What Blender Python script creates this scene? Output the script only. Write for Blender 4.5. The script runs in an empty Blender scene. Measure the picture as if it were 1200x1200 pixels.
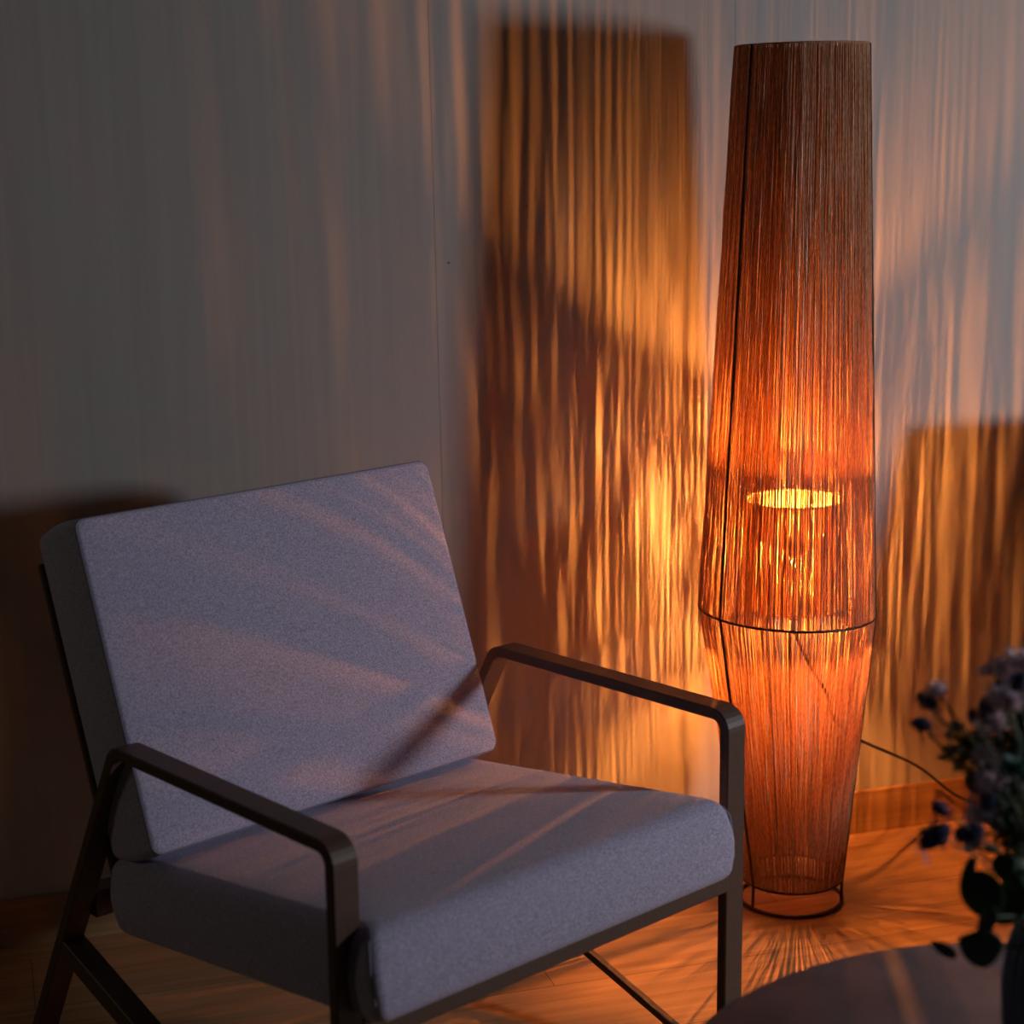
import bpy, bmesh, math, random
from mathutils import Vector, Matrix
random.seed(7)
S = bpy.context.scene
C = S.collection
PI = math.pi

# ------------------------------------------------------------------ camera
cam_d = bpy.data.cameras.new('camera')
cam = bpy.data.objects.new('camera', cam_d); C.objects.link(cam)
cam_d.sensor_width = 36.0
cam_d.lens = 2149.6 / 1200 * 36.0
cam_d.clip_start = 0.05
cam.location = (0, 0, 1.3689)
cam.rotation_mode = 'QUATERNION'
cam.rotation_quaternion = (Matrix.Rotation(PI/2 - 0.2039, 3, 'X') @ Matrix.Rotation(-0.0211, 3, 'Z')).to_quaternion()
cam_d.dof.use_dof = True
cam_d.dof.focus_distance = 2.85
cam_d.dof.aperture_fstop = 3.4
S.camera = cam

# ------------------------------------------------------------------ world, lights, exposure
w = bpy.data.worlds.new('dim_room'); S.world = w; w.use_nodes = True
w.node_tree.nodes['Background'].inputs[0].default_value = (0.55, 0.6, 0.75, 1)
w.node_tree.nodes['Background'].inputs[1].default_value = 0.006

def area(name, loc, target, size, power, col):
    d = bpy.data.lights.new(name, 'AREA'); d.shape = 'DISK'; d.size = size; d.energy = power; d.color = col
    o = bpy.data.objects.new(name, d); C.objects.link(o); o.location = loc
    o.rotation_euler = (Vector(target) - Vector(loc)).to_track_quat('-Z', 'Y').to_euler()
    return o
area('cool_side_light', (2.72, 2.0, 1.22), (-0.1, 3.0, 0.75), 0.27, 21.5, (0.95, 0.95, 1.0))
area('weak_side_fill', (-2.7, 2.05, 1.35), (-0.6, 2.6, 0.7), 0.5, 1.1, (1.0, 0.88, 0.6))

S.view_settings.view_transform = 'Standard'
S.view_settings.look = 'None'
S.view_settings.exposure = 0.0
S.view_settings.gamma = 1.0
S.view_settings.use_curve_mapping = False
S.cycles.use_denoising = True
S.cycles.max_bounces = 10
S.cycles.diffuse_bounces = 6
S.cycles.transparent_max_bounces = 12
S.cycles.sample_clamp_indirect = 8.0

# ------------------------------------------------------------------ materials
def mat(name, col, rough=0.6, metal=0.0, spec=0.5, trans=0.0):
    m = bpy.data.materials.new(name); m.use_nodes = True
    b = m.node_tree.nodes['Principled BSDF']
    b.inputs['Base Color'].default_value = (*col, 1)
    b.inputs['Roughness'].default_value = rough
    b.inputs['Metallic'].default_value = metal
    b.inputs['Specular IOR Level'].default_value = spec
    return m
def nt(m): return m.node_tree.nodes, m.node_tree.links, m.node_tree.nodes['Principled BSDF']
def noise_mix(m, c1, c2, scale, detail=4, stretch=(1, 1, 1), bump=0.0, lo=0.35, hi=0.65, bdist=0.001, coord='Object'):
    N, L, b = nt(m)
    tc = N.new('ShaderNodeTexCoord'); mp = N.new('ShaderNodeMapping'); mp.inputs['Scale'].default_value = stretch
    no = N.new('ShaderNodeTexNoise'); no.inputs['Scale'].default_value = scale; no.inputs['Detail'].default_value = detail
    cr = N.new('ShaderNodeValToRGB')
    cr.color_ramp.elements[0].position = lo; cr.color_ramp.elements[0].color = (*c1, 1)
    cr.color_ramp.elements[1].position = hi; cr.color_ramp.elements[1].color = (*c2, 1)
    L.new(tc.outputs[coord], mp.inputs[0]); L.new(mp.outputs[0], no.inputs['Vector'])
    L.new(no.outputs[0], cr.inputs[0]); L.new(cr.outputs[0], b.inputs['Base Color'])
    if bump:
        bp = N.new('ShaderNodeBump'); bp.inputs['Strength'].default_value = bump; bp.inputs['Distance'].default_value = bdist
        L.new(no.outputs[0], bp.inputs['Height']); L.new(bp.outputs[0], b.inputs['Normal'])
    return m

WALL_A = 0.2794
m_wall = mat('grey_plaster', (.5, .48, .47), .85, spec=.2)
def build_wall_mat():
    N, L, b = nt(m_wall)
    tc = N.new('ShaderNodeTexCoord'); mp = N.new('ShaderNodeMapping'); mp.inputs['Scale'].default_value = (60, 60, 1.2)
    no = N.new('ShaderNodeTexNoise'); no.inputs['Scale'].default_value = 1.0; no.inputs['Detail'].default_value = 3
    cr = N.new('ShaderNodeValToRGB')
    cr.color_ramp.elements[0].position = .3; cr.color_ramp.elements[0].color = (.475, .46, .45, 1)
    cr.color_ramp.elements[1].position = .7; cr.color_ramp.elements[1].color = (.525, .51, .50, 1)
    L.new(tc.outputs['Object'], mp.inputs[0]); L.new(mp.outputs[0], no.inputs['Vector']); L.new(no.outputs[0], cr.inputs[0])
    L.new(cr.outputs[0], b.inputs['Base Color'])
    n2 = N.new('ShaderNodeTexNoise'); n2.inputs['Scale'].default_value = 60; n2.inputs['Detail'].default_value = 5
    L.new(tc.outputs['Object'], n2.inputs['Vector'])
    bp = N.new('ShaderNodeBump'); bp.inputs['Strength'].default_value = .12; bp.inputs['Distance'].default_value = .002
    L.new(n2.outputs[0], bp.inputs['Height']); L.new(bp.outputs[0], b.inputs['Normal'])
build_wall_mat()

m_floor = mat('oak_planks', (.42, .25, .13), .42, spec=.45)
def build_floor_mat(m, plank=.19, length=1.3, rot=-WALL_A, c1=(.33, .185, .09), c2=(.5, .31, .165)):
    N, L, b = nt(m)
    tc = N.new('ShaderNodeTexCoord'); mp = N.new('ShaderNodeMapping'); mp.inputs['Rotation'].default_value = (0, 0, rot)
    L.new(tc.outputs['Object'], mp.inputs[0])
    br = N.new('ShaderNodeTexBrick'); br.inputs['Scale'].default_value = 1.0
    br.inputs['Brick Width'].default_value = length; br.inputs['Row Height'].default_value = plank
    br.inputs['Mortar Size'].default_value = .0012; br.inputs['Mortar Smooth'].default_value = .3
    br.inputs['Color1'].default_value = (.86, .86, .86, 1); br.inputs['Color2'].default_value = (1.06, 1.06, 1.06, 1)
    br.inputs['Mortar'].default_value = (.4, .4, .4, 1); br.offset = .37
    L.new(mp.outputs[0], br.inputs['Vector'])
    m2 = N.new('ShaderNodeMapping'); m2.inputs['Scale'].default_value = (3.0, 60, 60); L.new(mp.outputs[0], m2.inputs[0])
    no = N.new('ShaderNodeTexNoise'); no.inputs['Scale'].default_value = 1.0; no.inputs['Detail'].default_value = 6; no.inputs['Distortion'].default_value = .6
    L.new(m2.outputs[0], no.inputs['Vector'])
    cr = N.new('ShaderNodeValToRGB')
    cr.color_ramp.elements[0].position = .3; cr.color_ramp.elements[0].color = (*c1, 1)
    cr.color_ramp.elements[1].position = .7; cr.color_ramp.elements[1].color = (*c2, 1)
    L.new(no.outputs[0], cr.inputs[0])
    mx = N.new('ShaderNodeMix'); mx.data_type = 'RGBA'; mx.blend_type = 'MULTIPLY'; mx.inputs[0].default_value = 1
    L.new(cr.outputs[0], mx.inputs[6]); L.new(br.outputs[0], mx.inputs[7]); L.new(mx.outputs[2], b.inputs['Base Color'])
    bp = N.new('ShaderNodeBump'); bp.inputs['Strength'].default_value = .25; bp.inputs['Distance'].default_value = .001
    L.new(no.outputs[0], bp.inputs['Height']); L.new(bp.outputs[0], b.inputs['Normal'])
build_floor_mat(m_floor)
m_base = mat('oak_skirting', (.42, .25, .13), .5, spec=.4)
noise_mix(m_base, (.34, .19, .095), (.47, .29, .15), 1.0, 6, (3, 60, 60), .2)

m_fabric = mat('mauve_grey_weave', (.5, .45, .56), .95, spec=.15)
def build_fabric():
    N, L, b = nt(m_fabric)
    tc = N.new('ShaderNodeTexCoord')
    no = N.new('ShaderNodeTexNoise'); no.inputs['Scale'].default_value = 420; no.inputs['Detail'].default_value = 3
    L.new(tc.outputs['Object'], no.inputs['Vector'])
    cr = N.new('ShaderNodeValToRGB')
    cr.color_ramp.elements[0].position = .33; cr.color_ramp.elements[0].color = (.35, .325, .46, 1)
    cr.color_ramp.elements[1].position = .7; cr.color_ramp.elements[1].color = (.72, .67, .90, 1)
    L.new(no.outputs[0], cr.inputs[0]); L.new(cr.outputs[0], b.inputs['Base Color'])
    n2 = N.new('ShaderNodeTexNoise'); n2.inputs['Scale'].default_value = 900; n2.inputs['Detail'].default_value = 2
    L.new(tc.outputs['Object'], n2.inputs['Vector'])
    bp = N.new('ShaderNodeBump'); bp.inputs['Strength'].default_value = .35; bp.inputs['Distance'].default_value = .0012
    L.new(n2.outputs[0], bp.inputs['Height']); L.new(bp.outputs[0], b.inputs['Normal'])
    b.inputs['Sheen Weight'].default_value = .25; b.inputs['Sheen Roughness'].default_value = .5
build_fabric()
m_seam = mat('seam_thread', (.30, .28, .36), .9, spec=.1)
m_metal = mat('bronze_powder_coat', (.115, .075, .058), .48, spec=.5)
noise_mix(m_metal, (.10, .055, .040), (.125, .070, .052), 350, 2, bump=.08, bdist=.0005)
m_sling = mat('dark_sling', (.03, .025, .022), .9)
m_rubber = mat('black_rubber', (.02, .02, .02), .7)
m_wire = mat('dark_bronze_wire', (.045, .022, .014), .45, metal=.3)
m_cord = mat('black_flex', (.015, .012, .012), .5)
m_brass = mat('socket_bronze', (.10, .045, .02), .5)

def thread_mat(name, c1, c2, tr, trc):
    m = bpy.data.materials.new(name); m.use_nodes = True
    N, L = m.node_tree.nodes, m.node_tree.links
    for n in list(N): N.remove(n)
    out = N.new('ShaderNodeOutputMaterial'); mx = N.new('ShaderNodeMixShader'); mx.inputs[0].default_value = tr
    df = N.new('ShaderNodeBsdfDiffuse'); ts = N.new('ShaderNodeBsdfTranslucent'); ts.inputs[0].default_value = (*trc, 1)
    tc = N.new('ShaderNodeTexCoord'); mp = N.new('ShaderNodeMapping'); mp.inputs['Scale'].default_value = (1, 1, .3)
    no = N.new('ShaderNodeTexNoise'); no.inputs['Scale'].default_value = 380; no.inputs['Detail'].default_value = 2
    cr = N.new('ShaderNodeValToRGB')
    cr.color_ramp.elements[0].position = .35; cr.color_ramp.elements[0].color = (*c1, 1)
    cr.color_ramp.elements[1].position = .65; cr.color_ramp.elements[1].color = (*c2, 1)
    L.new(tc.outputs['Object'], mp.inputs[0]); L.new(mp.outputs[0], no.inputs['Vector']); L.new(no.outputs[0], cr.inputs[0])
    L.new(cr.outputs[0], df.inputs[0]); L.new(df.outputs[0], mx.inputs[1]); L.new(ts.outputs[0], mx.inputs[2])
    L.new(mx.outputs[0], out.inputs[0])
    return m
m_thread = thread_mat('brown_jute_thread', (.28, .155, .095), (.68, .48, .32), .42, (.85, .54, .30))
m_inner = thread_mat('inner_jute_thread', (.38, .24, .15), (.75, .55, .38), .6, (.95, .72, .46))

m_fil = bpy.data.materials.new('glowing_filament'); m_fil.use_nodes = True
N = m_fil.node_tree.nodes; b = N['Principled BSDF']
b.inputs['Base Color'].default_value = (0, 0, 0, 1)
b.inputs['Emission Color'].default_value = (1.0, .31, .055, 1); b.inputs['Emission Strength'].default_value = 46000
m_glass = bpy.data.materials.new('bulb_glass'); m_glass.use_nodes = True
N, L = m_glass.node_tree.nodes, m_glass.node_tree.links
for n in list(N): N.remove(n)
o_ = N.new('ShaderNodeOutputMaterial'); mx = N.new('ShaderNodeMixShader'); mx.inputs[0].default_value = .05
t_ = N.new('ShaderNodeBsdfTransparent'); t_.inputs[0].default_value = (1, .97, .92, 1); g_ = N.new('ShaderNodeBsdfGlossy'); g_.inputs['Roughness'].default_value = .12
L.new(t_.outputs[0], mx.inputs[1]); L.new(g_.outputs[0], mx.inputs[2]); L.new(mx.outputs[0], o_.inputs[0])

m_table = mat('mauve_stone_top', (.2, .15, .15), .75, spec=.15)
noise_mix(m_table, (.23, .17, .175), (.33, .25, .26), 14, 6, bump=.05, lo=.3, hi=.7)
m_tbase = mat('table_base_metal', (.05, .04, .04), .5)
m_vase = mat('ribbed_navy_ceramic', (.11, .14, .21), .3, spec=.7)
m_navy = mat('navy_thistle', (.035, .035, .11), .85); noise_mix(m_navy, (.02, .02, .07), (.09, .09, .22), 500, 2, bump=.5)
m_bract = mat('steel_blue_bract', (.30, .32, .48), .8)
m_pink = mat('pale_lilac_petal', (.92, .76, .82), .8)
m_leaf = mat('deep_green_leaf', (.03, .065, .03), .5); noise_mix(m_leaf, (.035, .075, .03), (.075, .14, .06), 40)
m_euc = mat('grey_green_leaf', (.07, .115, .085), .55); noise_mix(m_euc, (.08, .13, .09), (.15, .22, .16), 30)
m_teal = mat('pale_teal_sprig', (.16, .30, .28), .7)
m_stem = mat('green_stem', (.06, .10, .04), .6)

# ------------------------------------------------------------------ helpers
def obj(name, bm, m, parent=None, smooth=False):
    me = bpy.data.meshes.new(name); bm.to_mesh(me); bm.free()
    if m: me.materials.append(m)
    if smooth:
        for p in me.polygons: p.use_smooth = True
    o = bpy.data.objects.new(name, me); C.objects.link(o)
    if parent: o.parent = parent
    return o
def tag(o, label=None, cat=None, group=None, kind=None):
    if label: o['label'] = label
    if cat: o['category'] = cat
    if group: o['group'] = group
    if kind: o['kind'] = kind
    return o
def thing(name, label, cat, loc=(0, 0, 0), rz=0.0, group=None):
    o = bpy.data.objects.new(name, None); C.objects.link(o); o.location = loc; o.rotation_euler = (0, 0, rz)
    o.empty_display_size = .05
    return tag(o, label, cat, group)
def add_box(bm, x0, x1, y0, y1, z0, z1, bev=0.0):
    v = [bm.verts.new((x, y, z)) for x in (x0, x1) for y in (y0, y1) for z in (z0, z1)]
    fs = [bm.faces.new([v[i] for i in f]) for f in ((0, 1, 3, 2), (4, 6, 7, 5), (0, 4, 5, 1), (2, 3, 7, 6), (0, 2, 6, 4), (1, 5, 7, 3))]
    if bev:
        es = set(e for f in fs for e in f.edges)
        bmesh.ops.bevel(bm, geom=list(es), offset=bev, segments=2, affect='EDGES', profile=.6)
def add_tube(bm, pts, r, sides=8, closed=False, caps=True):
    pts = [Vector(p) for p in pts]; n = len(pts)
    rr = r if isinstance(r, (list, tuple)) else [r]*n
    rings = []; prev = None
    for i, p in enumerate(pts):
        if closed: t = (pts[(i+1) % n] - pts[i-1])
        else: t = pts[min(i+1, n-1)] - pts[max(i-1, 0)]
        t = t.normalized() if t.length > 0 else Vector((0, 0, 1))
        if prev is None:
            a = Vector((0, 0, 1)) if abs(t.z) < .9 else Vector((1, 0, 0)); x = (a - t*a.dot(t)).normalized()
        else: x = (prev - t*prev.dot(t)).normalized()
        prev = x; y = t.cross(x)
        rings.append([bm.verts.new(p + (x*math.cos(2*PI*k/sides) + y*math.sin(2*PI*k/sides))*rr[i]) for k in range(sides)])
    m = n if closed else n-1
    for i in range(m):
        a, b2 = rings[i], rings[(i+1) % n]
        for k in range(sides): bm.faces.new((a[k], a[(k+1) % sides], b2[(k+1) % sides], b2[k]))
    if caps and not closed: bm.faces.new(rings[0][::-1]); bm.faces.new(rings[-1])
def round_path(pts, r, seg=7):
    """open polyline (2D tuples) with its inner corners rounded"""
    out = [Vector(pts[0])]
    for i in range(1, len(pts)-1):
        p, a, c = Vector(pts[i]), Vector(pts[i-1]), Vector(pts[i+1])
        da, dc = (a-p).normalized(), (c-p).normalized()
        ang = da.angle(dc); d = r[i-1]/math.tan(ang/2); A = p+da*d; B = p+dc*d
        cen = p + (da+dc).normalized()*(r[i-1]/math.sin(ang/2))
        va, vb = A-cen, B-cen; tot = va.angle(vb)
        for k in range(seg+1):
            t = k/seg; out.append(cen + (va*math.sin((1-t)*tot) + vb*math.sin(t*tot))/math.sin(tot))
    out.append(Vector(pts[-1])); return out
def flat_bar(bm, path, x0, x1, t, bev=.0018):
    """bar swept along a 2D (y, z) path of its OUTER edge, thickness t to the right of travel, lateral from x0 to x1"""
    n = len(path); rings = []
    for i, p in enumerate(path):
        d0 = (path[i]-path[i-1]).normalized() if i else (path[1]-path[0]).normalized()
        d1 = (path[i+1]-path[i]).normalized() if i < n-1 else d0
        d = (d0+d1).normalized(); nn = Vector((d.y, -d.x)) / max(.5, d.dot(d0))
        q = p + nn*t
        def P(x, s): # s 0 outer .. 1 inner
            c = p + (q-p)*s; return bm.verts.new((x, c.x, c.y))
        e = bev/t; b_ = bev
        rings.append([P(x0+b_, 0), P(x1-b_, 0), P(x1, e), P(x1, 1-e), P(x1-b_, 1), P(x0+b_, 1), P(x0, 1-e), P(x0, e)])
    for i in range(n-1):
        for k in range(8): bm.faces.new((rings[i][k], rings[i][(k+1) % 8], rings[i+1][(k+1) % 8], rings[i+1][k]))
    bm.faces.new(rings[0][::-1]); bm.faces.new(rings[-1])
def rrect(w, h, r, seg=8):
    pts = []
    for cx, cy, a0 in ((w/2-r, h/2-r, 0), (-w/2+r, h/2-r, 90), (-w/2+r, -h/2+r, 180), (w/2-r, -h/2+r, 270)):
        for k in range(seg+1):
            a = math.radians(a0 + 90*k/seg); pts.append((cx+r*math.cos(a), cy+r*math.sin(a)))
    return pts
def dense(pts, step=.03):
    out = []
    for i in range(len(pts)):
        a, b2 = Vector(pts[i]), Vector(pts[(i+1) % len(pts)]); d = (b2-a).length; k = max(1, int(d/step))
        for j in range(k): out.append(tuple(a + (b2-a)*j/k))
    return out
def pillow(w, h, T, rc, fe, bulge, side=.006, flip_fe=None):
    """cushion: outline w x h in XY, z from -T to 0; softly crowned faces and filleted edges"""
    bm = bmesh.new(); out = dense(rrect(w, h, rc)); rings = []
    fb = flip_fe or fe
    def ring(inset, z, crown=None):
        sx, sy = (w/2-inset)/(w/2), (h/2-inset)/(h/2); R = []
        for x, y in out:
            R.append(bm.verts.new((x*sx, y*sy, z)))
        rings.append(R)
    def cap(inset0, z0, sgn):
        L = []
        for k in range(0, 9):
            s = 1 - k/9.0
            R = []
            for x, y in out:
                X, Y = x*(w/2-inset0)/(w/2)*s, y*(h/2-inset0)/(h/2)*s
                R.append(((X, Y, z0 + sgn*bulge*(1-(2*X/w)**4)*(1-(2*Y/h)**4)*(1-s**5))))
            L.append(R)
        return L
    # bottom -> top
    bot = cap(fb, -T, -1)
    for R in reversed(bot): rings.append([bm.verts.new(c) for c in R])
    for k in range(1, 6):
        a = k/5*PI/2; ring(fb*(1-math.sin(a)) - side*math.sin(PI*0), -T + fb*(1-math.cos(a)))
    for k in range(1, 6):
        t = k/6; z = -T+fb + (T-fb-fe)*t; ring(-side*math.sin(PI*t), z)
    for k in range(0, 6):
        a = k/5*PI/2; ring(fe*(1-math.cos(a)), -fe + fe*math.sin(a))
    for R in cap(fe, 0, 1)[1:]: rings.append([bm.verts.new(c) for c in R])
    n = len(out)
    for i in range(len(rings)-1):
        for k in range(n): bm.faces.new((rings[i][k], rings[i][(k+1) % n], rings[i+1][(k+1) % n], rings[i+1][k]))
    bm.faces.new(rings[0][::-1]); bm.faces.new(rings[-1])
    return bm, out
def lathe(bm, prof, n=48, ribs=0, rd=0.0):
    rings = []
    for r, z in prof:
        rings.append([bm.verts.new(((r + rd*math.cos(ribs*2*PI*k/n)*(1 if r > .01 else 0))*math.cos(2*PI*k/n), (r + rd*math.cos(ribs*2*PI*k/n)*(1 if r > .01 else 0))*math.sin(2*PI*k/n), z)) for k in range(n)])
    for i in range(len(rings)-1):
        for k in range(n): bm.faces.new((rings[i][k], rings[i][(k+1) % n], rings[i+1][(k+1) % n], rings[i+1][k]))
    return rings

# ------------------------------------------------------------------ the room
WY = 3.2355
WU = Vector((math.cos(WALL_A), math.sin(WALL_A), 0)); WN = Vector((math.sin(WALL_A), -math.cos(WALL_A), 0))
def wallp(s, off, z):   # s along wall, off out of the wall into the room
    return Vector((0, WY, z)) + WU*s + WN*off
def wall_slab(name, s0, s1, o0, o1, z0, z1, m, bev=0):
    bm = bmesh.new(); add_box(bm, s0, s1, -o1, -o0, z0, z1, bev)
    o = obj(name, bm, m); o.location = (0, WY, 0); o.rotation_euler = (0, 0, WALL_A); tag(o, kind='structure'); return o
bm = bmesh.new(); add_box(bm, -4, 5, -.6, 5.2, -.03, 0); f = obj('floor', bm, m_floor); tag(f, kind='structure')
# three wallboard sheets meet at two hairline joints
joints = [-4.0, -.1285, .43, 4.0]
bm = bmesh.new()
for a, b2 in zip(joints[:-1], joints[1:]): add_box(bm, a+.00025, b2-.00025, 0, .012, 0, 2.7, .0003)
add_box(bm, -4, 4, .0115, .08, 0, 2.7)
o = obj('wall_back', bm, m_wall); o.location = (0, WY, 0); o.rotation_euler = (0, 0, WALL_A); tag(o, kind='structure')
wall_slab('baseboard_back', -4, 4, -.001, .0125, 0, .0853, m_base, .0015)

# ------------------------------------------------------------------ armchair
P = dict(W=.7285, b=.0383, t=.0168, za=.5672, La=.5043, ws=.6341, ys=-.0355, zs=.4629, Ts=.118, tilt=.1297,
         yb=.4442, zb=.4202, Hb=.4682, al=.3419, Tb=.1244, wb=.6294, xo=-.0264)
def make_armchair(label, loc, rz, group):
    t = thing('armchair', label, 'armchair', loc, rz, group)
    W2, b_, za = P['W']/2, P['b'], P['za']
    rear_dir = (Vector((.826, 0)) - Vector((P['La'], za)))
    path = round_path([(.007, 0.004), (0, za), (P['La'], za), (.826, .004)], [.032, .04])
    for s in (-1, 1):
        bm = bmesh.new(); x0, x1 = (W2-b_, W2) if s > 0 else (-W2, -W2+b_)
        flat_bar(bm, path, x0, x1, P['t'])
        fr = obj('arm_frame', bm, m_metal, t)
        for yy in (.013, .818):
            bm = bmesh.new(); add_box(bm, x0+.003, x1-.003, yy-.008, yy+.008, 0, .0045, .001); obj('foot_pad', bm, m_rubber, fr)
        # low brace from the rear leg down to the front foot
        bm = bmesh.new(); xi = s*(W2-b_/2)
        bp = [Vector((.02, .012)), Vector((.69, .226))]
        hw = .007 if s > 0 else .018
        flat_bar(bm, bp, xi-hw, xi+hw, .012 if s > 0 else .03)
        obj('brace', bm, m_metal, t)
        # side rail below the seat cushion
        bm = bmesh.new(); flat_bar(bm, [Vector((.012, .337)), Vector((.63, .290))], s*.25-.012, s*.25+.012, .018)
        obj('side_rail', bm, m_metal, t)
    xi = W2-b_+.001
    bm = bmesh.new(); add_box(bm, -xi, xi, .001, .019, .299, .338, .0015); obj('front_rail', bm, m_metal, t)
    bm = bmesh.new(); add_box(bm, -xi, xi, .640, .678, .262, .302, .0015); obj('rear_rail', bm, m_metal, t)
    # seat support sling
    bm = bmesh.new()
    add_box(bm, -.30, .30, .018, .60, -.004, .0)
    for v in bm.verts: v.co.z += .336 - .13*(v.co.y-.018)
    obj('seat_sling', bm, m_sling, t)
    # back frame: two uprights and top bar
    ca, sa = math.cos(P['al']), math.sin(P['al'])
    def bk(x, y, z): # back cushion frame
        return Vector((x, P['yb'] + z*sa + y*ca, P['zb'] + z*ca - y*sa))
    bf = None
    yb = P['Tb'] + .006
    for s in (-1, 1):
        bm = bmesh.new()
        xs = s*.318 - .012
        path2 = [Vector((P['yb'] - .05*sa + yb*ca, P['zb'] - .05*ca - yb*sa)), Vector((P['yb'] + .43*sa + yb*ca, P['zb'] + .43*ca - yb*sa))]
        path2 = [path2[0] + Vector((ca, -sa))*.010, path2[1] + Vector((ca, -sa))*.010]
        path2 = path2[::-1]
        flat_bar(bm, path2, xs-.009, xs+.009, .010)
        obj('back_upright', bm, m_metal, t)
    for zz in (.41, .02):
        bm = bmesh.new(); add_box(bm, -.332, .316, 0, .012, zz-.014, zz+.014, .0015)
        for v in bm.verts: v.co = bk(v.co.x, v.co.y+yb, v.co.z)
        obj('back_rail', bm, m_metal, t)
    bm = bmesh.new(); add_box(bm, -.315, .315, .0, .004, .0, .40)
    for v in bm.verts: v.co = bk(v.co.x, v.co.y+yb, v.co.z)
    obj('back_sling', bm, m_sling, t)
    # seat cushion
    D = .615
    bm, out = pillow(P['ws'], D, P['Ts'], .016, .03, .006, .004, .02)
    ct, st = math.cos(P['tilt']), math.sin(P['tilt'])
    Ms = Matrix(((1, 0, 0, P['xo']), (0, ct, st, P['ys']), (0, -st, ct, P['zs']), (0, 0, 0, 1)))
    bm.transform(Matrix.Translation((0, D/2, 0))); bm.transform(Ms)
    sc_ = obj('seat_cushion', bm, m_fabric, t, True)
    # piping down the front corners and along the lower front
    for s in (-1, 1):
        bm = bmesh.new()
        x, y = s*(P['ws']/2-.003), .0055
        add_tube(bm, [Ms @ Vector((x+s*(.0035*math.sin(PI*k/6) if 0 < k < 6 else 0)-s*(.004 if k in (0, 6) else 0), y-.001-(.0 if 0 < k < 6 else -.006), -.014 - (P['Ts']-.03)*k/6)) for k in range(7)], .0016, 6)
        obj('piping', bm, m_seam, sc_, True)
    # back cushion: outline in local X / up-the-back, thickness backwards
    hb = P['Hb'] + .006
    bm, out = pillow(P['wb'], hb, P['Tb'], .016, .008, .008, .004, .014)
    # map (x, y, z[-T..0]) -> back frame: x, along back = y+hb/2-.006, thickness = -z
    for v in bm.verts: v.co = bk(v.co.x + P['xo'], -v.co.z, v.co.y + hb/2 - .004)
    bc = obj('back_cushion', bm, m_fabric, t, True)
    bm = bmesh.new()
    rp = dense(rrect(P['wb']-.0045, hb-.0045, .014)); add_tube(bm, [bk(x + P['xo'], .0035, y + hb/2 - .004) for x, y in rp], .0015, 6, closed=True)
    obj('piping', bm, m_seam, bc, True)
    for me in (sc_, bc):
        bmx = bmesh.new(); bmx.from_mesh(me.data); bmesh.ops.recalc_face_normals(bmx, faces=bmx.faces); bmx.to_mesh(me.data); bmx.free()
        for p in me.data.polygons: p.use_smooth = True
    for ch in t.children_recursive:
        if ch.type == 'MESH' and ch not in (sc_, bc):
            bmx = bmesh.new(); bmx.from_mesh(ch.data); bmesh.ops.recalc_face_normals(bmx, faces=bmx.faces); bmx.to_mesh(ch.data); bmx.free()
    return t
chair = make_armchair('mauve-grey cushioned armchair with flat bronze metal arms, standing left of the glowing lamp', (.0547, 2.2398, 0), .7316, None)
def copy_tree(o, parent=None):
    c = o.copy(); C.objects.link(c); c.parent = parent
    for ch in o.children: copy_tree(ch, c)
    return c
c2 = copy_tree(chair); c2.location = (1.51, 2.77, 0); c2.rotation_euler = (0, 0, .28)
c2['label'] = 'second cushioned armchair against the wall beyond the right edge, casting the dark wall shadow'

# ------------------------------------------------------------------ floor lamp
LX, LY = .4943, 3.1136
lamp = thing('floor_lamp', 'tall spindle-shaped floor lamp of brown thread glowing orange, standing by the wall behind the armchair', 'floor lamp', (LX, LY, 0))
# rings: z, radius, centre shift, tilt
R_TOP = (1.500, .1095, 0.0); R_MID = (.541, .1525, -.016); R_BOT = (.046, .0905, -.003); R_BASE = (.004, .0915, -.004)
def ringp(R, a, extra=0.0, dz=0.0, tilt=0.0):
    z, r, sx = R; r += extra
    return Vector((sx + r*math.cos(a), r*math.sin(a), z + dz - tilt*r*math.cos(a)))
def ring_obj(name, R, wr, parent=lamp, m=m_wire, tilt=0.0, label=None):
    bm = bmesh.new(); add_tube(bm, [ringp(R, 2*PI*k/72, 0, 0, tilt) for k in range(72)], wr, 8, closed=True)
    o = obj(name, bm, m, parent, True)
    if label: o['label'] = label
    return o
TM = .045
ring_obj('top_ring', R_TOP, .0018, m=m_thread); ring_obj('middle_ring', R_MID, .0024, tilt=TM); ring_obj('bottom_ring', R_BOT, .0024)
ring_obj('base_ring', R_BASE, .0035)
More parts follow.
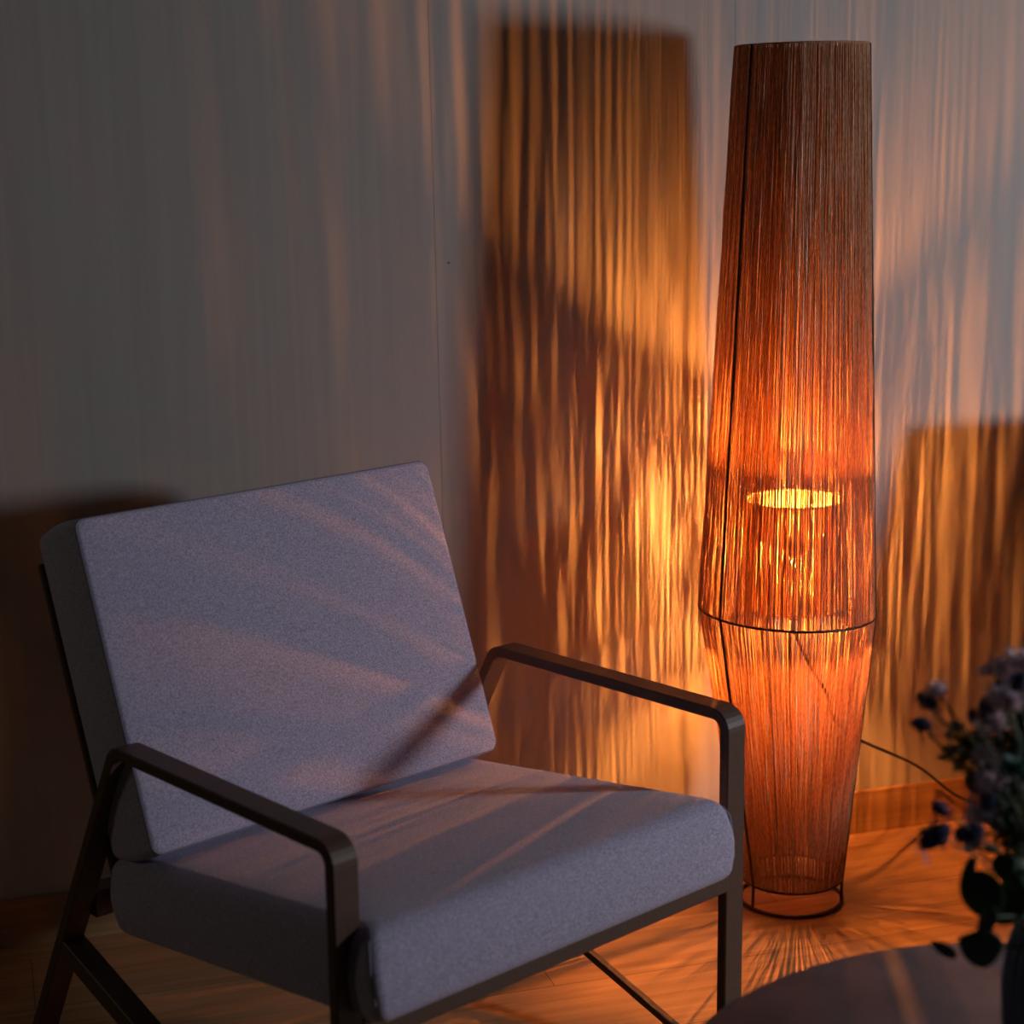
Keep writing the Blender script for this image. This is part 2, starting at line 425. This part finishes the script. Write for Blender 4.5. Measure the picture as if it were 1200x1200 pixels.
# azimuth measured from the camera-facing side
front = -PI/2 - .155
for deg in (-47, 80, 196):
    a = front + math.radians(deg)
    bm = bmesh.new()
    P1, P2, P3, P4 = ringp(R_TOP, a, .0005), ringp(R_MID, a, .0005, 0, TM), ringp(R_BOT, a, -.003), ringp(R_BASE, a, 0)
    P3 = ringp(R_BOT, a, .0005)
    add_tube(bm, [P1, P2, P3, P4], .0028, 8)
    obj('rod', bm, m_wire, lamp, True)
def threads(bm, RA, RB, n, rad, jit, ta=0.0, tb=0.0, wob=.0006, segs=10, sides=4, dim_sides=False):
    for k in range(n):
        a = 2*PI*(k + random.uniform(-jit, jit))/n
        b2 = a + random.gauss(0, .006)
        off = random.uniform(-.0012, .0012)
        r0 = rad*random.uniform(.8, 1.22)*(1 + (.2*max(0, math.cos(a)) + .12*max(0, math.cos(a - PI - .35)) if dim_sides else 0))  # extra thickness added on the right and chairward sides to block bulb light
        pa, pb = ringp(RA, a, off, 0, ta), ringp(RB, b2, off, 0, tb)
        pts, rr = [], []
        for i in range(segs+1):
            t = i/segs; p = pa.lerp(pb, t); e = 0 if i in (0, segs) else 1
            pts.append(p + Vector((random.gauss(0, wob)*e, random.gauss(0, wob)*e, 0))); rr.append(r0*random.uniform(.8, 1.25))
        add_tube(bm, pts, rr, sides)
bm = bmesh.new(); threads(bm, R_TOP, R_MID, 480, .00089, .55, 0, TM, segs=14); obj('upper_thread_shade', bm, m_thread, lamp)
bm = bmesh.new(); threads(bm, R_MID, R_BOT, 430, .00077, .55, TM, 0, segs=9); obj('lower_thread_shade', bm, m_thread, lamp)
# inner cylinder shade around the bulb
I_T, I_B = (.737, .0855, -.004), (.549, .0855, -.004)
inner = ring_obj('inner_shade_ring', I_T, .0022, m=m_inner)
ring_obj('inner_shade_ring', I_B, .0022, m=m_inner)
bm = bmesh.new(); threads(bm, I_T, I_B, 330, .00104, .6, wob=.0005, segs=12, dim_sides=True); obj('inner_thread_shade', bm, m_inner, lamp)
bm = bmesh.new()
for deg in (-47, 80, 196):
    a = front + math.radians(deg); q = ringp(R_MID, a, -.004, 0, TM)
    add_tube(bm, [q, ringp(I_B, a), Vector((-.004, 0, .553))], .0017, 6)
obj('spider_arm', bm, m_wire, lamp, True)
bm = bmesh.new(); lathe(bm, [(.001, .520), (.007, .521), (.012, .528), (.0165, .545), (.0165, .560), (.012, .573), (.001, .573)], 32)
sk = obj('bulb_socket', bm, m_brass, lamp, True); sk.location = (-.004, 0, 0)
bm = bmesh.new(); lathe(bm, [(.012, .573), (.014, .585), (.024, .605), (.0305, .632), (.029, .655), (.020, .674), (.008, .682), (.0005, .683)], 32)
bulb = obj('bulb', bm, m_glass, lamp, True); bulb.location = (-.004, 0, 0)
bm = bmesh.new()
for k in range(4):
    a = 2*PI*k/4+.4; add_tube(bm, [Vector((.0065*math.cos(a), .0065*math.sin(a), .624)), Vector((.005*math.cos(a+.3), .005*math.sin(a+.3), .656))], .0008, 6)
obj('filament', bm, m_fil, bulb)
# flex: from the socket through the threads, down to the skirting at the right
def wp(x, y, z): return Vector((x-LX, y-LY, z))
def bez(pts, n=10):
    out = []; P_ = [pts[0]] + pts + [pts[-1]]
    for i in range(1, len(P_)-2):
        for k in range(n):
            t = k/n; a, b2, c, d = P_[i-1], P_[i], P_[i+1], P_[i+2]
            out.append(.5*((2*b2) + (c-a)*t + (2*a-5*b2+4*c-d)*t*t + (3*b2-a-3*c+d)*t**3))
    out.append(pts[-1]); return out
def wq(x, y, off, z):  # lamp-local point in front of the wall
    s = x/math.cos(WALL_A); q = wallp(s, off, z); return wp(q.x, q.y, q.z)
bm = bmesh.new()
cp = [Vector((-.004, 0, .519)), Vector((-.003, 0, .50)), Vector((.03, .015, .43)), Vector((.062, .035, .375)), Vector((.10, .07, .292)), wq(.765, 0, .05, .142), wq(.88, 0, .03, .05), wq(1.02, 0, .03, .0035), wq(1.25, 0, .04, .0035)]
add_tube(bm, bez(cp), .0028, 8); obj('power_cord', bm, m_cord, lamp, True)

# ------------------------------------------------------------------ round side table
TX, TY, TR, TZ = .5154, 1.5743, .388, .45
table = thing('round_table', 'round mauve-grey side table in the foreground, holding the vase of thistles', 'table', (TX, TY, 0))
bm = bmesh.new(); lathe(bm, [(.0005, TZ-.026), (TR-.012, TZ-.026), (TR-.003, TZ-.021), (TR, TZ-.012), (TR-.002, TZ-.004), (TR-.008, TZ), (.0005, TZ)], 128)
obj('tabletop', bm, m_table, table, True)
bm = bmesh.new(); lathe(bm, [(.0005, TZ-.026), (.05, TZ-.0265), (.032, TZ-.05), (.028, .06), (.04, .022), (.0005, .02)], 48); obj('pedestal', bm, m_tbase, table, True)
bm = bmesh.new(); lathe(bm, [(.0005, 0), (.20, 0), (.205, .006), (.20, .014), (.05, .024), (.0005, .024)], 64); obj('table_base', bm, m_tbase, table, True)

# ------------------------------------------------------------------ vase and bouquet
VX, VY = .532, 1.685
bm = bmesh.new()
lathe(bm, [(.0005, 0), (.040, 0), (.046, .004), (.0515, .04), (.053, .08), (.050, .115), (.043, .138), (.040, .148), (.037, .148), (.040, .136), (.046, .113), (.049, .08), (.047, .04), (.04, .008), (.0005, .007)], 144, 24, .0022)
vase = obj('vase', bm, m_vase, None, True); vase.location = (VX, VY, TZ)
tag(vase, 'dark navy ribbed vase standing on the round mauve table, at the right edge', 'vase')
MOUTH = Vector((VX, VY, TZ+.135))
CH = cam.location.copy(); CR = cam.rotation_quaternion.to_matrix()
def view(px, py, dist):
    """world point that stands `dist` metres ahead of the viewpoint"""
    return CH + CR @ Vector(((px-600)/2149.6, -(py-600)/2149.6, -1.0))*dist
def stem(bm, tip, r=.0012, up=None):
    base = MOUTH + Vector((random.uniform(-.02, .02), random.uniform(-.02, .02), -.04))
    mid = base.lerp(tip, .5) + Vector(((tip.x-base.x)*-.15, (tip.y-base.y)*-.15, .015))
    pts = bez([base, mid, tip], 8)
    add_tube(bm, [p - tip for p in pts], r, 5)
    return (pts[-1]-pts[-2]).normalized()
def spike_ball(bm, r0, r1, n, wid, axis, lo=-1.0):
    for k in range(n):
        z = random.uniform(lo, 1); a = random.uniform(0, 2*PI); s = math.sqrt(1-z*z)
        d = Vector((s*math.cos(a), s*math.sin(a), z)); q = Vector((0, 0, 1)).rotation_difference(axis); d = q @ d
        sd = d.orthogonal().normalized()*wid
        b0 = d*r0
        v = [bm.verts.new(b0+sd), bm.verts.new(b0-sd), bm.verts.new(d*r1*random.uniform(.8, 1.15)), bm.verts.new(b0 + d.cross(sd))]
        bm.faces.new((v[0], v[1], v[2])); bm.faces.new((v[1], v[3], v[2])); bm.faces.new((v[3], v[0], v[2]))
def thistle(px, py, dist, size, lean, label):
    c = view(px, py, dist); t = thing('thistle_flower', label, 'flower', c, 0, 'blue thistles in the vase')
    bm = bmesh.new(); d = stem(bm, c); obj('stem', bm, m_stem, t, True)
    ax = (CR @ Vector((math.sin(lean), math.cos(lean), .2))).normalized()
    q = Vector((0, 0, 1)).rotation_difference(ax)
    bm = bmesh.new(); bmesh.ops.create_icosphere(bm, subdivisions=3, radius=1)
    for v in bm.verts:
        n = v.co.normalized(); f = 1 + .12*random.random(); v.co = q @ Vector((n.x*size*.62*f, n.y*size*.62*f, n.z*size*f))
    spike_ball(bm, size*.6, size*1.12, 60, size*.07, ax)
    obj('flower_head', bm, m_navy, t)
    bm = bmesh.new()
    for k in range(9):
        a = 2*PI*k/9 + random.random()*.3; o_ = Vector((math.cos(a), math.sin(a), -.35)); o_ = q @ o_
        s0 = o_.cross(ax).normalized()*size*.16; b0 = -ax*size*.8; tip = b0 + o_*size*1.5
        m1 = b0.lerp(tip, .45)
        v = [bm.verts.new(b0), bm.verts.new(m1+s0), bm.verts.new(tip), bm.verts.new(m1-s0)]
        bm.faces.new(v)
    obj('bract', bm, m_bract, t)
def blossom(px, py, dist, size, label, m=m_pink, name='lilac_blossom', group='pale lilac blossoms in the vase', n=46):
    dist -= .03; c = view(px, py, dist); t = thing(name, label, 'flower', c, 0, group)
    bm = bmesh.new(); stem(bm, c); obj('stem', bm, m_stem, t, True)
    ax = (CR @ Vector((random.uniform(-.4, .2), 1, .2))).normalized()
    bm = bmesh.new(); spike_ball(bm, size*.2, size*1.1, n*2, size*.16, ax, -.3); obj('petals', bm, m, t)
def leaf_mesh(bm, base, tip, width, nrm, curl=.2, n=12):
    d = tip-base; L = d.length; x = d.normalized(); s = nrm.cross(x).normalized(); nn = x.cross(s)
    rows = []
    for k in range(n+1):
        t = k/n; wd = width*(math.sin(PI*t**.8)**.6 if 0 < t < 1 else .02); c = base + d*t + nn*(curl*L*(t*t-t))
        rows.append([bm.verts.new(c - s*wd*.5 + nn*wd*.12), bm.verts.new(c), bm.verts.new(c + s*wd*.5 + nn*wd*.12)])
    for k in range(n):
        for j in (0, 1): bm.faces.new((rows[k][j], rows[k][j+1], rows[k+1][j+1], rows[k+1][j]))
def leafy(name, cat_group, label, leaves, m, tipxy, dist):
    """a stem whose leaves go from pixel to pixel"""
    c = view(*tipxy, dist); t = thing(name, label, 'foliage', c, 0, cat_group)
    bm = bmesh.new(); stem(bm, c, .0015); obj('stem', bm, m_stem, t, True)
    for (bx, by, tx, ty, wd, dz) in leaves:
        bm = bmesh.new(); B = view(bx, by, dist)-c; T = view(tx, ty, dist-dz)-c
        leaf_mesh(bm, B, T, wd, (CR @ Vector((random.uniform(-.3, .3), random.uniform(0, .5), 1))).normalized(), random.uniform(-.15, .25))
        lf = obj('leaf', bm, m, t, True); md = lf.modifiers.new('thickness', 'SOLIDIFY'); md.thickness = .0004
def sprig(px, py, dist, size, label, n=90):
    c = view(px, py, dist); t = thing('fern_sprig', label, 'foliage', c, 0, 'feathery green sprigs in the vase')
    bm = bmesh.new(); stem(bm, c, .0014); obj('stem', bm, m_stem, t, True)
    bm = bmesh.new()
    for k in range(n):
        d = Vector((random.gauss(0, 1), random.gauss(0, 1), random.gauss(.2, 1))).normalized()
        b0 = d*size*random.uniform(.0, .8); l = size*random.uniform(.45, .8); e = (d + Vector((random.gauss(0, .5), random.gauss(0, .5), random.gauss(0, .5)))).normalized()
        leaf_mesh(bm, b0, b0+e*l, l*.32, Vector((random.gauss(0, 1), random.gauss(0, 1), random.gauss(0, 1))).normalized(), .1, 3)
    obj('leaves', bm, m_leaf, t)

D0 = 1.80
T_ = [(1086, 821, .0095, -1.0, 'upper of the two navy thistle heads standing apart at the bouquet\'s far left'),
      (1079, 849, .0085, -1.3, 'lower of the two navy thistle heads standing apart at the bouquet\'s far left'),
      (1139, 838, .0055, 0.0, 'tiny dark thistle bud just above the left feathery sprig'),
      (1157, 833, .0105, -.3, 'navy thistle head above the middle of the bouquet, under the pale spikes'),
      (1171, 806, .0085, .2, 'dark thistle head left below the topmost pale spikes'),
      (1184, 788, .0085, .3, 'topmost navy thistle head, between the pale spikes'),
      (1194, 799, .0085, .6, 'navy thistle head near the top, at the very right edge'),
      (1143, 917, .0105, -.3, 'dark thistle head in front of the wooden skirting, left side of bouquet'),
      (1102, 948, .0075, -.9, 'small dark thistle head hanging alone above the big oblong one'),
      (1095, 980, .0135, .9, 'big oblong navy thistle head hanging lowest left over the wooden floor'),
      (1136, 976, .0115, 1.2, 'navy thistle head right of the big oblong one, against the floor'),
      (1158, 938, .0090, .2, 'bluish thistle head tucked among pale petals at mid height')]
for x, y, s, l, lab in T_: thistle(x, y, D0 + random.uniform(-.06, .05), s*1.2, l, lab)
B_ = [(1098, 811, .014, 'pale lilac blossom beside the uppermost far-left thistle'),
      (1168, 787, .020, 'pale spiky blossom at the top left of the bouquet'),
      (1195, 778, .020, 'topmost pale pink spiky blossom at the right edge'),
      (1178, 824, .022, 'whitish blossom below the topmost thistles'),
      (1164, 852, .020, 'pale greyish blossom in the middle of the bouquet'),
      (1155, 888, .018, 'pinkish blossom left of the pale teal sprig'),
      (1163, 918, .020, 'pale pink blossom above the bluish thistle'),
      (1152, 955, .022, 'pale blue-grey blossom low in the bouquet'),
      (1170, 944, .020, 'light lilac blossom low, near the dark foliage'),
      (1142, 992, .013, 'faint pink blossom hanging under the lower thistles')]
for x, y, s, lab in B_: blossom(x, y, D0 + random.uniform(-.03, .06), s*.88, lab)
blossom(1186, 902, D0-.05, .015, 'pale teal spiky sprig in the dark green middle of the bouquet', m_teal, 'teal_sprig', None, 60)
S_ = [(1124, 872, .020, 'leftmost feathery green sprig, in front of the glowing wall'),
      (1140, 885, .020, 'feathery green sprig directly right of the leftmost one'),
      (1168, 880, .020, 'feathery green sprig left of the pale teal sprig'),
      (1195, 858, .026, 'feathery green sprig high at the right edge of the bouquet'),
      (1198, 898, .026, 'feathery green sprig behind the pale teal sprig'),
      (1190, 940, .026, 'dark feathery sprig below the pale teal sprig'),
      (1182, 975, .024, 'dark feathery sprig in the lower bouquet, above the big leaves'),
      (1200, 990, .026, 'lowest dark feathery sprig at the right edge')]
for x, y, s, lab in S_: sprig(x, y, D0 + random.uniform(.0, .07), s*1.2, lab)
GL = 'broad leafy branches in the vase'
leafy('eucalyptus_branch', GL, 'branch with a broad dark leaf and a slender curved leaf hanging left of the vase', [(1136, 1020, 1168, 1078, .040, 0), (1143, 1003, 1124, 1040, .011, 0)], m_leaf, (1150, 1010), D0-.03)
leafy('eucalyptus_branch', GL, 'branch with grey-green drooping leaves just over the table edge', [(1148, 1088, 1152, 1135, .040, 0), (1122, 1099, 1160, 1122, .020, 0), (1165, 1062, 1148, 1100, .016, 0)], m_euc, (1160, 1075), D0-.06)
leafy('eucalyptus_branch', GL, 'branch with dull green leaves filling the space above the vase rim', [(1165, 1045, 1205, 1070, .040, 0), (1195, 1030, 1172, 1085, .034, 0), (1180, 1005, 1205, 1050, .034, 0), (1168, 1000, 1185, 1030, .024, 0)], m_leaf, (1185, 1030), D0-.02)
leafy('eucalyptus_branch', GL, 'low twig with small dark leaf lying over the table top', [(1122, 1122, 1090, 1103, .012, 0)], m_leaf, (1128, 1112), D0-.02)

# ------------------------------------------------------------------ two small nails left in the wall
def wall_nail(px, py, lab):
    d = CR @ Vector(((px-600)/2149.6, -(py-600)/2149.6, -1.0)); k = (WY - CH.y + math.tan(WALL_A)*CH.x)/(d.y - math.tan(WALL_A)*d.x)
    q = CH + d*k
    bm = bmesh.new(); lathe(bm, [(.0003, 0), (.0006, 0), (.0006, .001), (.0013, .001), (.0013, .0016), (.0003, .0017)], 12)
    o = obj('nail', bm, m_brass, None, True); o.location = q; o.rotation_euler = (PI/2, 0, WALL_A)
    tag(o, lab, 'nail')
wall_nail(526, 308, 'tiny nail head in the grey wall just right of the vertical wall joint')
wall_nail(617, 241, 'tiny nail head in the wall inside the lamp\'s orange shadow')
